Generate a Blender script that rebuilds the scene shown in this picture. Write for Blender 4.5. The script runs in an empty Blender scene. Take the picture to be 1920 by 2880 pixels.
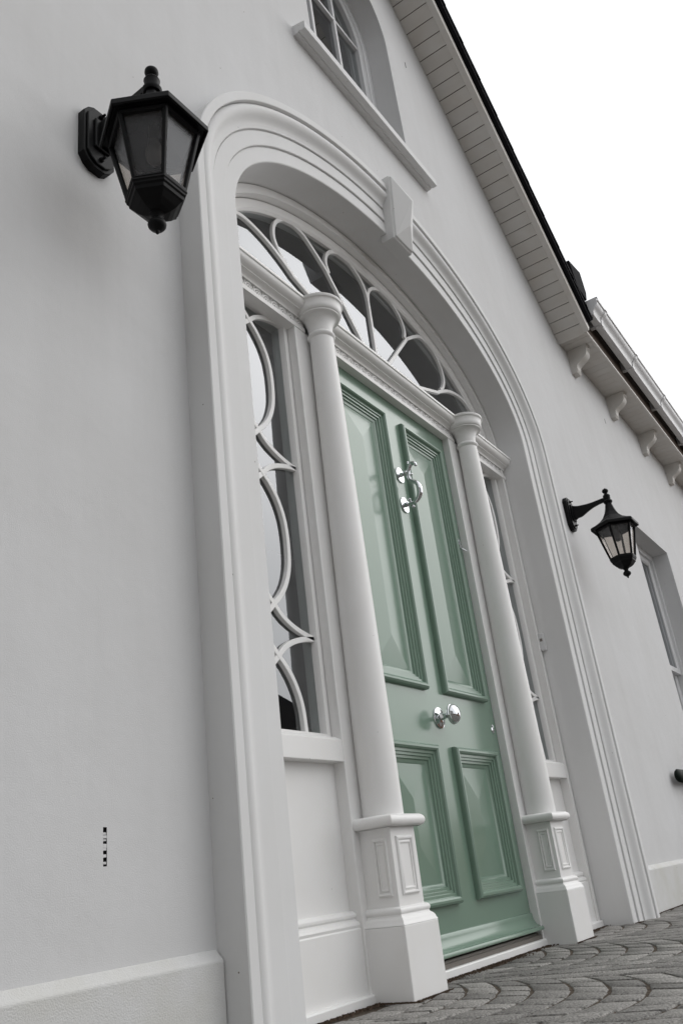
import bpy, math, random
from mathutils import Vector, Matrix, geometry
PI = math.pi
R = math.radians
random.seed(7)
SC = bpy.context.scene
COL = SC.collection

# ------------------------------------------------------------------ camera
cam_d = bpy.data.cameras.new('camera')
cam = bpy.data.objects.new('camera', cam_d)
COL.objects.link(cam)
ax = (Vector((0.56340833, -0.81796468, -0.11621033)),      # image right
      Vector((-0.27214347, -0.31655163, 0.90869852)),      # image up
      Vector((-0.78006986, -0.48034243, -0.40095157)))     # backwards
CAM = Vector((-2.9132, -1.3398, 0.3056))
M = Matrix((ax[0], ax[1], ax[2])).transposed().to_4x4()
M.translation = CAM
cam.matrix_world = M
cam_d.sensor_fit = 'VERTICAL'
cam_d.sensor_height = 24.0
cam_d.lens = 2373.44 / 2880 * 24.0
cam_d.clip_start = 0.05
cam_d.clip_end = 500
SC.camera = cam

# ------------------------------------------------------------------ sky, sun, exposure (overcast day)
SUN_EL, SUN_AZ = R(36), R(127)
wd = bpy.data.worlds.new('World')
SC.world = wd
wd.use_nodes = True
nt = wd.node_tree
nt.nodes.clear()
sky = nt.nodes.new('ShaderNodeTexSky')
sky.sky_type = 'NISHITA'
sky.sun_disc = False
sky.sun_elevation = SUN_EL
sky.sun_rotation = SUN_AZ
sky.air_density = 1.0
sky.dust_density = 6.0
sky.ozone_density = 1.0
hs = nt.nodes.new('ShaderNodeHueSaturation')
hs.inputs['Saturation'].default_value = 0.12
mixw = nt.nodes.new('ShaderNodeMix')
mixw.data_type = 'RGBA'
mixw.inputs[0].default_value = 0.72
mixw.inputs[7].default_value = (13.4, 13.6, 13.9, 1)
bg = nt.nodes.new('ShaderNodeBackground')
bg.inputs['Strength'].default_value = 0.10
wo = nt.nodes.new('ShaderNodeOutputWorld')
nt.links.new(sky.outputs[0], hs.inputs['Color'])
nt.links.new(hs.outputs[0], mixw.inputs[6])
nt.links.new(mixw.outputs[2], bg.inputs['Color'])
nt.links.new(bg.outputs[0], wo.inputs['Surface'])
sun_d = bpy.data.lights.new('sun', 'SUN')
sun_d.energy = 0.55
sun_d.angle = R(80)
sun_d.color = (1.0, 0.98, 0.95)
sun = bpy.data.objects.new('sun', sun_d)
COL.objects.link(sun)
sdir = Vector((math.sin(SUN_AZ) * math.cos(SUN_EL), math.cos(SUN_AZ) * math.cos(SUN_EL), math.sin(SUN_EL)))
sun.rotation_euler = (-sdir).to_track_quat('-Z', 'Y').to_euler()
sun.location = (0, -6, 12)
vs = SC.view_settings
vs.view_transform = 'Standard'
vs.look = 'None'
vs.exposure = 0.07
vs.gamma = 1
vs.use_curve_mapping = False
SC.cycles.max_bounces = 10
SC.cycles.transparent_max_bounces = 16
SC.cycles.use_denoising = True

# ------------------------------------------------------------------ materials
def mat(name, col, rough=0.5, metal=0.0, spec=0.5, coat=0.0, bump=None, var=None, specks=None, objvar=0.0, streak=0.0):
    m = bpy.data.materials.new(name)
    m.use_nodes = True
    t = m.node_tree
    b = t.nodes['Principled BSDF']
    b.inputs['Base Color'].default_value = (*col, 1)
    b.inputs['Roughness'].default_value = rough
    b.inputs['Metallic'].default_value = metal
    b.inputs['Specular IOR Level'].default_value = spec
    b.inputs['Coat Weight'].default_value = coat
    b.inputs['Coat Roughness'].default_value = 0.12
    N, L = t.nodes.new, t.links.new
    tc = N('ShaderNodeTexCoord')
    src = None
    if var:                                   # (scale, amount, tint)
        n = N('ShaderNodeTexNoise')
        n.inputs['Scale'].default_value = var[0]
        n.inputs['Detail'].default_value = 6
        n.inputs['Roughness'].default_value = 0.6
        L(tc.outputs['Object'], n.inputs['Vector'])
        r = N('ShaderNodeMapRange')
        r.inputs[1].default_value = 0.3
        r.inputs[2].default_value = 0.7
        L(n.outputs[0], r.inputs[0])
        mx = N('ShaderNodeMix')
        mx.data_type = 'RGBA'
        mx.inputs[6].default_value = (*[c * (1 - var[1]) * k for c, k in zip(col, var[2])], 1)
        mx.inputs[7].default_value = (*[min(1, c * (1 + var[1])) for c in col], 1)
        L(r.outputs[0], mx.inputs[0])
        src = mx.outputs[2]
    if specks:                                # (scale, radius, colour, keep)
        v = N('ShaderNodeTexVoronoi')
        v.inputs['Scale'].default_value = specks[0]
        L(tc.outputs['Object'], v.inputs['Vector'])
        lt = N('ShaderNodeMath'); lt.operation = 'LESS_THAN'
        lt.inputs[1].default_value = specks[1]
        L(v.outputs['Distance'], lt.inputs[0])
        sp = N('ShaderNodeSeparateColor')
        L(v.outputs['Color'], sp.inputs[0])
        kp = N('ShaderNodeMath'); kp.operation = 'LESS_THAN'
        kp.inputs[1].default_value = specks[3]
        L(sp.outputs[0], kp.inputs[0])
        mu = N('ShaderNodeMath'); mu.operation = 'MULTIPLY'
        L(lt.outputs[0], mu.inputs[0]); L(kp.outputs[0], mu.inputs[1])
        mx = N('ShaderNodeMix'); mx.data_type = 'RGBA'
        L(mu.outputs[0], mx.inputs[0])
        if src: L(src, mx.inputs[6])
        else: mx.inputs[6].default_value = (*col, 1)
        mx.inputs[7].default_value = (*specks[2], 1)
        src = mx.outputs[2]
    if streak:
        mp = N('ShaderNodeMapping'); mp.inputs['Scale'].default_value = (9, 9, 0.8)
        L(tc.outputs['Object'], mp.inputs['Vector'])
        n = N('ShaderNodeTexNoise'); n.inputs['Scale'].default_value = 1.0; n.inputs['Detail'].default_value = 7; n.inputs['Roughness'].default_value = 0.65
        L(mp.outputs[0], n.inputs['Vector'])
        r = N('ShaderNodeMapRange'); r.inputs[1].default_value = 0.35; r.inputs[2].default_value = 0.7
        r.inputs[3].default_value = 1.0; r.inputs[4].default_value = 1 - streak
        L(n.outputs[0], r.inputs[0])
        mu = N('ShaderNodeMix'); mu.data_type = 'RGBA'; mu.blend_type = 'MULTIPLY'; mu.inputs[0].default_value = 1
        if src: L(src, mu.inputs[6])
        else: mu.inputs[6].default_value = (*col, 1)
        L(r.outputs[0], mu.inputs[7])
        src = mu.outputs[2]
    if objvar:
        oi = N('ShaderNodeObjectInfo')
        r = N('ShaderNodeMapRange')
        r.inputs[3].default_value = 1 - objvar
        r.inputs[4].default_value = 1 + objvar
        L(oi.outputs['Random'], r.inputs[0])
        mu = N('ShaderNodeMix'); mu.data_type = 'RGBA'; mu.blend_type = 'MULTIPLY'
        mu.inputs[0].default_value = 1
        if src: L(src, mu.inputs[6])
        else: mu.inputs[6].default_value = (*col, 1)
        L(r.outputs[0], mu.inputs[7])
        src = mu.outputs[2]
    if src: L(src, b.inputs['Base Color'])
    if bump:
        prev = None
        for sc_, st, dist in bump:
            n = N('ShaderNodeTexNoise')
            n.inputs['Scale'].default_value = sc_
            n.inputs['Detail'].default_value = 4
            L(tc.outputs['Object'], n.inputs['Vector'])
            bp = N('ShaderNodeBump')
            bp.inputs['Strength'].default_value = st
            bp.inputs['Distance'].default_value = dist
            L(n.outputs[0], bp.inputs['Height'])
            if prev: L(prev, bp.inputs['Normal'])
            prev = bp.outputs[0]
        L(prev, b.inputs['Normal'])
    return m

def glass_mat(name, f0, tint, haze=0.0, rough=0.0, hazecol=(0.45, 0.44, 0.43)):
    """thin pane: Schlick reflection over a tinted see-through sheet"""
    m = bpy.data.materials.new(name)
    m.use_nodes = True
    t = m.node_tree
    t.nodes.clear()
    N, L = t.nodes.new, t.links.new
    out = N('ShaderNodeOutputMaterial')
    lw = N('ShaderNodeLayerWeight'); lw.inputs[0].default_value = 0.5
    pw = N('ShaderNodeMath'); pw.operation = 'POWER'; pw.inputs[1].default_value = 5
    L(lw.outputs['Facing'], pw.inputs[0])
    ma = N('ShaderNodeMath'); ma.operation = 'MULTIPLY_ADD'
    ma.inputs[1].default_value = 1 - f0; ma.inputs[2].default_value = f0
    L(pw.outputs[0], ma.inputs[0])
    tr = N('ShaderNodeBsdfTransparent'); tr.inputs[0].default_value = (*tint, 1)
    gl = N('ShaderNodeBsdfGlossy'); gl.inputs['Roughness'].default_value = rough
    gl.inputs[0].default_value = (0.95, 0.97, 1.0, 1)
    base = tr.outputs[0]
    if haze:
        df = N('ShaderNodeBsdfDiffuse'); df.inputs[0].default_value = (*hazecol, 1)
        mh = N('ShaderNodeMixShader'); mh.inputs[0].default_value = haze
        L(tr.outputs[0], mh.inputs[1]); L(df.outputs[0], mh.inputs[2])
        base = mh.outputs[0]
    mx = N('ShaderNodeMixShader')
    L(ma.outputs[0], mx.inputs[0]); L(base, mx.inputs[1]); L(gl.outputs[0], mx.inputs[2])
    L(mx.outputs[0], out.inputs[0])
    return m

W1 = (0.97, 0.98, 1.0)
MT = dict(
    render=mat('painted_render', (0.63, 0.63, 0.634), 0.85, spec=0.2, bump=[(380, 0.30, 0.0022), (4.5, 0.35, 0.014)],
               var=(1.3, 0.035, (1.0, 0.995, 0.985)), specks=(16, 0.036, (0.16, 0.15, 0.12), 0.22), streak=0.04),
    plinth=mat('painted_plinth', (0.61, 0.61, 0.612), 0.85, spec=0.2, bump=[(300, 0.4, 0.003), (9, 0.25, 0.01)],
               var=(5, 0.05, (0.97, 0.96, 0.9)), specks=(26, 0.07, (0.14, 0.11, 0.07), 0.35)),
    stone=mat('painted_cast_stone', (0.70, 0.70, 0.70), 0.7, spec=0.25, bump=[(500, 0.18, 0.0012), (5, 0.2, 0.006)],
              var=(3, 0.02, (1.0, 0.995, 0.985)), specks=(22, 0.04, (0.16, 0.14, 0.11), 0.25), streak=0.03),
    trim=mat('white_painted_timber', (0.79, 0.785, 0.78), 0.42, spec=0.4, bump=[(60, 0.05, 0.001), (4, 0.15, 0.004)],
             var=(6, 0.015, (1, 0.995, 0.98)), specks=(30, 0.035, (0.2, 0.17, 0.13), 0.10)),
    soffit=mat('soffit_board_paint', (0.62, 0.605, 0.58), 0.55, spec=0.3, bump=[(40, 0.05, 0.001)], var=(5, 0.03, (1, 0.97, 0.94)), objvar=0.03),
    backing_and_shade=mat('soffit_backing', (0.11, 0.085, 0.07), 0.9, spec=0.1),  # backing behind the soffit boards; on the fascia it paints in gutter shade
    pvc=mat('white_pvc', (0.62, 0.62, 0.625), 0.35, spec=0.45, bump=[(3, 0.1, 0.003)]),
    green=mat('sage_green_gloss_paint', (0.170, 0.254, 0.196), 0.24, spec=0.5, coat=0.28, bump=[(180, 0.06, 0.0006), (5, 0.12, 0.003)],
              var=(4, 0.03, (1, 1, 1))),
    chrome=mat('polished_chrome', (0.66, 0.67, 0.69), 0.04, metal=1.0),
    alu=mat('aluminium_threshold', (0.22, 0.20, 0.18), 0.5, metal=0.5, bump=[(90, 0.2, 0.001)]),
    black=mat('black_lantern_metal', (0.005, 0.005, 0.0055), 0.45, spec=0.12, bump=[(120, 0.08, 0.001)]),
    benchg=mat('dark_green_bench_paint', (0.004, 0.008, 0.006), 0.6, spec=0.1),
    slate=mat('dark_slate', (0.010, 0.010, 0.012), 0.9, spec=0.1, bump=[(30, 0.4, 0.004)]),
    stonepav=mat('grey_granite_sett', (0.215, 0.207, 0.194), 0.85, spec=0.25, bump=[(150, 0.6, 0.003), (30, 0.4, 0.005)],
                 var=(170, 0.70, (0.95, 0.97, 1.0)), objvar=0.26),
    sand=mat('brown_joint_sand', (0.105, 0.085, 0.068), 0.95, spec=0.1, bump=[(150, 0.9, 0.01)], var=(40, 0.35, (0.9, 0.9, 0.9))),
    soil=mat('brown_grit', (0.11, 0.08, 0.06), 0.95, spec=0.1, objvar=0.2),
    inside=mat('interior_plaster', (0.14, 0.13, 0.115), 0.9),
    bulb=mat('lamp_bulb', (0.05, 0.05, 0.05), 0.6),
    brick=mat('far_brick', (0.22, 0.11, 0.07), 0.9, var=(6, 0.2, (1, 1, 1))),
    farplaster=mat('far_grey_plaster', (0.34, 0.35, 0.345), 0.9, var=(3, 0.06, (1, 1, 1))),
    tile=mat('far_roof_tile', (0.03, 0.028, 0.03), 0.8),
    hole=mat('vent_shadow_plastic', (0.02, 0.02, 0.02), 0.8),
    glass=glass_mat('window_glass', 0.17, (0.60, 0.64, 0.63)),
    lglass=glass_mat('lantern_glass', 0.045, (0.86, 0.82, 0.78), haze=0.14, rough=0.25, hazecol=(0.34, 0.33, 0.335)),
)

# ------------------------------------------------------------------ mesh helpers
def link(name, me, m, parent=None, smooth=None, bevel=0.0):
    o = bpy.data.objects.new(name, me)
    COL.objects.link(o)
    if m and not me.materials: me.materials.append(MT[m] if isinstance(m, str) else m)
    if parent: o.parent = parent
    if smooth:
        me.polygons.foreach_set('use_smooth', [True] * len(me.polygons))
        me.set_sharp_from_angle(angle=R(smooth))
    if bevel:
        b = o.modifiers.new('edge_wear', 'BEVEL')
        b.width = bevel; b.segments = 2; b.limit_method = 'ANGLE'; b.angle_limit = R(40)
    return o

class MB:
    def __init__(s): s.v = []; s.f = []
    def add(s, V, F):
        n = len(s.v); s.v += [tuple(p) for p in V]; s.f += [tuple(i + n for i in f) for f in F]; return s
    def box(s, x0, x1, y0, y1, z0, z1):
        V = [(x0, y0, z0), (x1, y0, z0), (x1, y1, z0), (x0, y1, z0), (x0, y0, z1), (x1, y0, z1), (x1, y1, z1), (x0, y1, z1)]
        return s.add(V, [(3, 2, 1, 0), (4, 5, 6, 7), (0, 1, 5, 4), (1, 2, 6, 5), (2, 3, 7, 6), (3, 0, 4, 7)])
    def prism(s, poly, f):
        """poly: 2D list; f(p,k) -> 3D for k = 0, 1"""
        n = len(poly)
        V = [f(p, 0) for p in poly] + [f(p, 1) for p in poly]
        F = [(i, (i + 1) % n, n + (i + 1) % n, n + i) for i in range(n)]
        F += [tuple(range(n - 1, -1, -1)), tuple(range(n, 2 * n))]
        return s.add(V, F)
    def xprism(s, poly, x0, x1): return s.prism(poly, lambda p, k: ((x0, x1)[k], p[0], p[1]))
    def yprism(s, poly, y0, y1): return s.prism(poly, lambda p, k: (p[0], (y0, y1)[k], p[1]))
    def zprism(s, poly, z0, z1): return s.prism(poly, lambda p, k: (p[0], p[1], (z0, z1)[k]))
    def grid(s, rows, close_u=False, close_v=False):
        nu, nv = len(rows), len(rows[0])
        V = [p for r in rows for p in r]
        F = []
        for i in range(nu if close_u else nu - 1):
            for j in range(nv if close_v else nv - 1):
                a, b = i, (i + 1) % nu
                c, d = j, (j + 1) % nv
                F.append((a * nv + c, a * nv + d, b * nv + d, b * nv + c))
        return s.add(V, F)
    def lathe(s, prof, cx, cy, n=40, axis='z', rot=0.0, caps=True):
        """prof: (r, h) ; axis z: h is z; axis y: h is y and (cx, cy) are x, z"""
        rows = []
        for r, h in prof:
            row = []
            for k in range(n):
                a = 2 * PI * k / n + rot
                if axis == 'z': row.append((cx + r * math.cos(a), cy + r * math.sin(a), h))
                else: row.append((cx + r * math.cos(a), h, cy + r * math.sin(a)))
            rows.append(row)
        n0 = len(s.v)
        s.grid(rows, close_v=True)
        if caps:
            s.f.append(tuple(n0 + k for k in range(n)))
            s.f.append(tuple(n0 + (len(prof) - 1) * n + k for k in range(n)))
        return s
    def tube(s, pts, rad, n=10):
        pts = [Vector(p) for p in pts]
        rows = []
        up = None
        for i, p in enumerate(pts):
            t = (pts[min(i + 1, len(pts) - 1)] - pts[max(i - 1, 0)]).normalized()
            if up is None:
                up = Vector((1, 0, 0)) if abs(t.x) < 0.9 else Vector((0, 0, 1))
            up = (up - t * up.dot(t)).normalized()
            w = t.cross(up)
            r = rad[i] if isinstance(rad, (list, tuple)) else rad
            rows.append([p + (up * math.cos(2 * PI * k / n) + w * math.sin(2 * PI * k / n)) * r for k in range(n)])
        n0 = len(s.v)
        s.grid(rows, close_v=True)
        s.f.append(tuple(n0 + k for k in range(n)))
        s.f.append(tuple(n0 + (len(pts) - 1) * n + k for k in range(n)))
        return s
    def bar(s, pts, w, y0, y1):
        """flat bar of width w along a 2D (x, z) path, from depth y0 to y1 with eased front edges"""
        P = [Vector(p) for p in pts]
        rows = []
        for i, p in enumerate(P):
            t = (P[min(i + 1, len(P) - 1)] - P[max(i - 1, 0)]).normalized()
            nn = Vector((-t.y, t.x))
            sec = [(-w / 2, y1), (-w / 2, y0 + .0015), (-w / 2 + .0015, y0), (w / 2 - .0015, y0), (w / 2, y0 + .0015), (w / 2, y1)]
            rows.append([(p.x + nn.x * o, yy, p.y + nn.y * o) for o, yy in sec])
        n0 = len(s.v); k = 6
        s.grid(rows, close_v=True)
        s.f.append(tuple(n0 + j for j in range(k)))
        s.f.append(tuple(n0 + (len(P) - 1) * k + j for j in range(k)))
        return s
    def frame(s, x0, x1, z0, z1, y0, prof):
        """mitred rectangular moulding; prof: (inward offset, height towards viewer)"""
        rows = []
        for cx, cz, sx, sz in ((x0, z0, 1, 1), (x1, z0, -1, 1), (x1, z1, -1, -1), (x0, z1, 1, -1)):
            rows.append([(cx + sx * o, y0 - h, cz + sz * o) for o, h in prof])
        return s.grid(rows, close_u=True)
    def build(s, name, m, parent=None, smooth=None, bevel=0.0):
        me = bpy.data.meshes.new(name)
        me.from_pydata([tuple(p) for p in s.v], [], s.f)
        me.validate()
        import bmesh
        b = bmesh.new(); b.from_mesh(me)
        bmesh.ops.recalc_face_normals(b, faces=b.faces)
        b.to_mesh(me); b.free()
        return link(name, me, m, parent, smooth, bevel)

def empty(name, loc=(0, 0, 0)):
    o = bpy.data.objects.new(name, None); COL.objects.link(o); o.location = loc
    o.empty_display_size = 0.1
    return o
def tag(o, label=None, cat=None, group=None, kind=None):
    for k, v in (('label', label), ('category', cat), ('group', group), ('kind', kind)):
        if v: o[k] = v
    return o
def spline(pts, n=6):
    P = [Vector(p) for p in pts]
    out = []
    for i in range(len(P) - 1):
        a, b, c, d = P[max(i - 1, 0)], P[i], P[i + 1], P[min(i + 2, len(P) - 1)]
        for k in range(n):
            t = k / n
            out.append(0.5 * ((2 * b) + (c - a) * t + (2 * a - 5 * b + 4 * c - d) * t * t + (3 * b - a - 3 * c + d) * t ** 3))
    out.append(P[-1])
    return out
def arch_path(a, b, z0, zb, n=48):
    """left jamb foot -> over the elliptical head -> right jamb foot, as (x, z)"""
    p = [(-a, zb)]
    p += [(-a * math.cos(PI * k / n), z0 + b * math.sin(PI * k / n)) for k in range(n + 1)]
    return p + [(a, zb)]

# ------------------------------------------------------------------ ground and paving
g = MB()
g.add([(-60, -60, -0.0042), (60, -60, -0.0042), (60, 0.12, -0.0042), (-60, 0.12, -0.0042)], [(0, 1, 2, 3)])
ground = g.build('ground', 'sand')
tag(ground, 'fan-laid grey granite sett paving with brown sandy joints', 'paving', kind='structure')

PITCH, RAD, PER = 0.0995, 0.60, 0.85
def arc_y(x):
    k = round((x + 0.82) / PER); dx = x + 0.82 - k * PER
    return RAD - math.sqrt(RAD * RAD - dx * dx), k, dx
rng = random.Random(3)
stones = []
for k in range(-6, 9):
    xc = -0.82 + k * PER
    if xc > 7 or xc < -5: continue
    yoff = rng.uniform(-.02, .02); edge = [-0.045 + yoff + .4]
    for n in range(60): edge.append(edge[-1] - PITCH * rng.uniform(.90, 1.10))
    for n in range(0, 50):
        nseg = 8 if n % 2 else 9
        ph = PER / 2
        cuts = [-ph + PER * i / nseg + (rng.uniform(-.014, .014) if 0 < i < nseg else 0) for i in range(nseg + 1)]
        for i in range(nseg):
            j = 0.0056
            u0, u1 = cuts[i] + j + rng.uniform(0, .002), cuts[i + 1] - j - rng.uniform(0, .002)
            v1 = edge[n] - 0.0036 - rng.uniform(0, .002)
            v0 = edge[n + 1] + 0.0036 + rng.uniform(0, .002)
            pts = []
            for (u, v) in ((u0, v0), ((u0 + u1) / 2, v0), (u1, v0), (u1, v1), ((u0 + u1) / 2, v1), (u0, v1)):
                # courses fan: joints lean towards the arc's centre
                rel = (v - (v0 + v1) / 2)
                uu = u * (1 + rel * 1.1 * (1 - (u / ph) ** 2))
                yy = v + RAD - math.sqrt(RAD * RAD - min(abs(uu), RAD * .98) ** 2)
                pts.append((xc + uu + rng.uniform(-.0025, .0025), yy + rng.uniform(-.0025, .0025)))
            cy = sum(p[1] for p in pts) / 6; cx = sum(p[0] for p in pts) / 6
            if cy > 0.088: continue
            if cy > 0.02 and abs(cx) > 1.20: continue
            if cy < -4.2: continue
            stones.append((cx, cy, [(x, min(y, 0.098 if abs(x) < 1.2 else 0.0)) for x, y in pts]))
def visible_key(s):
    d = Vector((s[0], s[1], 0)) - CAM
    z = -d.dot(ax[2]); x = d.dot(ax[0]); y = d.dot(ax[1])
    if z < 0.2: return 1e9
    u, v = x / z, y / z
    if abs(u) > 0.43 or abs(v) > 0.625: return 1e6 + d.length
    return d.length
stones.sort(key=visible_key)
def stone_mesh(mb, pts, cx, cy, local):
    ox, oy = (cx, cy) if local else (0, 0)
    tz = rng.uniform(-.0008, .0008); tx = rng.uniform(-.010, .010); ty = rng.uniform(-.010, .010)
    n = 6
    ring = lambda f, z, tilt: [(cx + (x - cx) * f - ox, cy + (y - cy) * f - oy, z + tilt * (tx * (x - cx) + ty * (y - cy))) for x, y in pts]
    V = ring(1.0, -0.03, 0) + ring(1.0, -0.0036 + tz, 1) + ring(0.94, -0.0006 + tz, 1) + [(cx - ox, cy - oy, 0.001 + tz)]
    F = []
    for lv in range(2):
        for i in range(n): F.append((lv * n + i, lv * n + (i + 1) % n, (lv + 1) * n + (i + 1) % n, (lv + 1) * n + i))
    F += [(2 * n + i, 2 * n + (i + 1) % n, 3 * n) for i in range(n)]
    mb.add(V, F)
for cx, cy, pts in stones[:300]:
    mb = MB(); stone_mesh(mb, pts, cx, cy, True)
    o = mb.build('paving_stone', 'stonepav', ground, smooth=50)
    o.location = (cx, cy, 0)
rest = MB()
for cx, cy, pts in stones[300:]: stone_mesh(rest, pts, cx, cy, False)
ro = rest.build('paving_stones_beyond', 'stonepav', ground, smooth=50)
ro['kind'] = 'stuff'

# grit gathered along the foot of the doorway
gr = MB()
GM = 2.2
def grit(x0, y0, x1, y1, n, spread, smax):
    for _ in range(int(n * GM)):
        t = rng.random(); r = rng.uniform(.0015, smax)
        x = x0 + (x1 - x0) * t + rng.gauss(0, spread); y = y0 + (y1 - y0) * t - abs(rng.gauss(0, spread))
        z = r * .5
        a = rng.uniform(0, 6)
        V = [(x + r * math.cos(a + q * 2.1), y + r * math.sin(a + q * 2.1), z - r) for q in range(3)]
        V += [(x + .7 * r * math.cos(a + .8 + q * 2.1), y + .7 * r * math.sin(a + .8 + q * 2.1), z + r * .6) for q in range(3)]
        gr.add(V, [(0, 1, 4, 3), (1, 2, 5, 4), (2, 0, 3, 5), (3, 4, 5)])
grit(-.72, -.022, -.52, -.022, 160, .006, .0028); grit(-.53, -.02, -.52, .10, 70, .006, .0028)
grit(-.52, .098, .53, .098, 700, .018, .0030); grit(.525, -.02, .72, -.02, 140, .005, .0028)
grit(-1.15, .09, -.72, .09, 140, .006, .005); grit(-.725, .10, -.72, -.02, 120, .005, .0028); grit(.724, .09, 1.2, .09, 160, .009, .0030)
grit(1.2, -.04, 1.24, -.06, 60, .009, .0030); grit(1.44, -.02, 2.6, -.02, 260, .006, .0028)
go = gr.build('soil_grit', 'soil'); tag(go, 'brown soil grit gathered along the foot of the doorway', 'grit', kind='stuff')

# ------------------------------------------------------------------ house: walls
house = empty('house')
tag(house, 'white rendered gabled house with sage green front door under a moulded arch', 'house')
A0, B0, Z0 = 1.205, 0.65, 2.385
PITCH_T = 0.811; EAVE_X, EAVE_Z = 2.69, 3.885
apex = EAVE_Z + PITCH_T * EAVE_X
outer = [(-7, -.15), (9, -.15), (9, EAVE_Z + .02), (EAVE_X, EAVE_Z + .02), (0, apex + .03), (-EAVE_X, EAVE_Z + .02), (-7, EAVE_Z + .02)]
door_hole = [(x, z) for x, z in arch_path(A0 + .12, B0 + .12, Z0, -.10)]
UW, UZ0, UZC = 0.455, 3.93, 4.87
up_hole = [(-UW, UZ0)] + [(-UW * math.cos(PI * k / 32), UZC + UW * math.sin(PI * k / 32)) for k in range(33)] + [(UW, UZ0)]
RX0, RX1, RZ0, RZ1 = 3.478, 4.575, 0.95, 2.62
r_hole = [(RX0, RZ0), (RX0, RZ1), (RX1, RZ1), (RX1, RZ0)]
VX, VZ0, VZ1 = -1.741, .388, .458
v_hole = [(VX - .0046, VZ0), (VX - .0046, VZ1), (VX + .0046, VZ1), (VX + .0046, VZ0)]
polys = [outer, door_hole, up_hole, r_hole, v_hole]
w = MB()
tris = geometry.tessellate_polygon([[Vector((x, z, 0)) for x, z in p] for p in polys])
w.add([(x, 0, z) for p in polys for x, z in p], tris)
def reveal(mb, path, y0, y1, closed):
    rows = [[(x, y0, z), (x, y1, z)] for x, z in path]
    mb.grid(rows, close_u=closed)
reveal(w, up_hole, 0, .26, True)
reveal(w, r_hole, 0, .26, True)
wall = w.build('wall', 'render', house, smooth=30)
# rooms behind the glazing keep the inside dark
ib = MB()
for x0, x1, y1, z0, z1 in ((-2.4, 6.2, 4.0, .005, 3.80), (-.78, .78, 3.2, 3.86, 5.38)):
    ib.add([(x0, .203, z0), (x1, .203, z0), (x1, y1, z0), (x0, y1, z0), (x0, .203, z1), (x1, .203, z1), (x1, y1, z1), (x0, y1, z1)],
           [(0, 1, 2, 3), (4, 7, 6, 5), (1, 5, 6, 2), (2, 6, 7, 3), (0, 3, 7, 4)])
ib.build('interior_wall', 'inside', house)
# plinth bands
PP = [(0.01, -.15), (-.020, -.15), (-.020, .193), (0.0, .214), (0.01, .214)]
for x0, x1 in ((-7, -1.447), (1.447, 9)):
    MB().xprism(PP, x0, x1).build('plinth', 'plinth', house, bevel=.003)
# weep vent slots
def vent(x, z, h, cells):
    v = MB()
    for a, b in cells: v.box(x - .0044, x + .0044, -.0006, .006, z + a * h, z + b * h)
    v.build('weep_vent', 'hole', house)
vb = MB()
vb.add([(VX + sx * .0046, y, z) for y in (0, .022) for sx, z in ((-1, VZ0), (-1, VZ1), (1, VZ1), (1, VZ0))],
       [(4, 5, 6, 7), (0, 1, 5, 4), (1, 2, 6, 5), (2, 3, 7, 6), (3, 0, 4, 7)])
vo = vb.build('weep_vent', 'hole', house)
for zc_, hh, yy in ((.394, .0022, .002), (.4065, .0028, .0015), (.4195, .0035, .0015), (.4245, .0035, .001), (.4345, .0016, .002), (.4405, .0028, .001), (.4465, .0022, .002)):
    MB().box(VX - .0045, VX + .0045, yy - .0008, .014, zc_ - hh, zc_ + hh).build('vent_bar', 'render', vo, bevel=.0006)
for x, z, hh in ((.710, 4.945, .05), (-.595, 4.50, .04), (3.58, 3.52, .05)): vent(x, z, hh, [(0, 1)])

# ------------------------------------------------------------------ moulded arch surround
prof = [(0, .215), (0, -.031), (.003, -.034), (.0575, -.034), (.0582, -.0295), (.0612, -.0295), (.0618, -.0405), (.064, -.042), (.1175, -.042),
        (.1182, -.0360), (.1222, -.0360), (.1228, -.0470), (.1245, -.0485), (.1345, -.0485), (.1355, -.0490)]
prof += [(.1385, -.0495), (.143, -.0505), (.149, -.0540), (.155, -.0595), (.161, -.0665), (.167, -.0730), (.174, -.0775), (.182, -.0795), (.190, -.0790),
         (.197, -.0755), (.202, -.0705), (.205, -.0640)]                # cyma: hollow below, roll above
prof += [(.2068, -.0590), (.2072, -.083), (.2090, -.0845), (.237, -.0845), (.240, -.082), (.240, .004)]
def surround_rows():
    rows = []
    samples = [(-1, z, 0) for z in (-.1, .6, 1.2, 1.8)]
    samples = [(s, z, .0009 if abs(z - .55) < 1e-6 or abs(z - 2.35) < 1e-6 else 0) for s, z, _ in samples]
    for s, z, d in samples:
        rows.append([(-(A0 + o), y + (d if y < -.03 else 0), z) for o, y in prof])
    n = 72
    for k in range(n + 1):
        t = PI * k / n
        rows.append([(-(A0 + o) * math.cos(t), y, Z0 + (B0 + o * 1.08) * math.sin(t)) for o, y in prof])
    for s, z, d in reversed(samples):
        rows.append([((A0 + o), y + (d if y < -.03 else 0), z) for o, y in prof])
    return rows
sm = MB(); sm.grid(surround_rows())
surround = sm.build('door_surround', 'stone', house, smooth=32)
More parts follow.
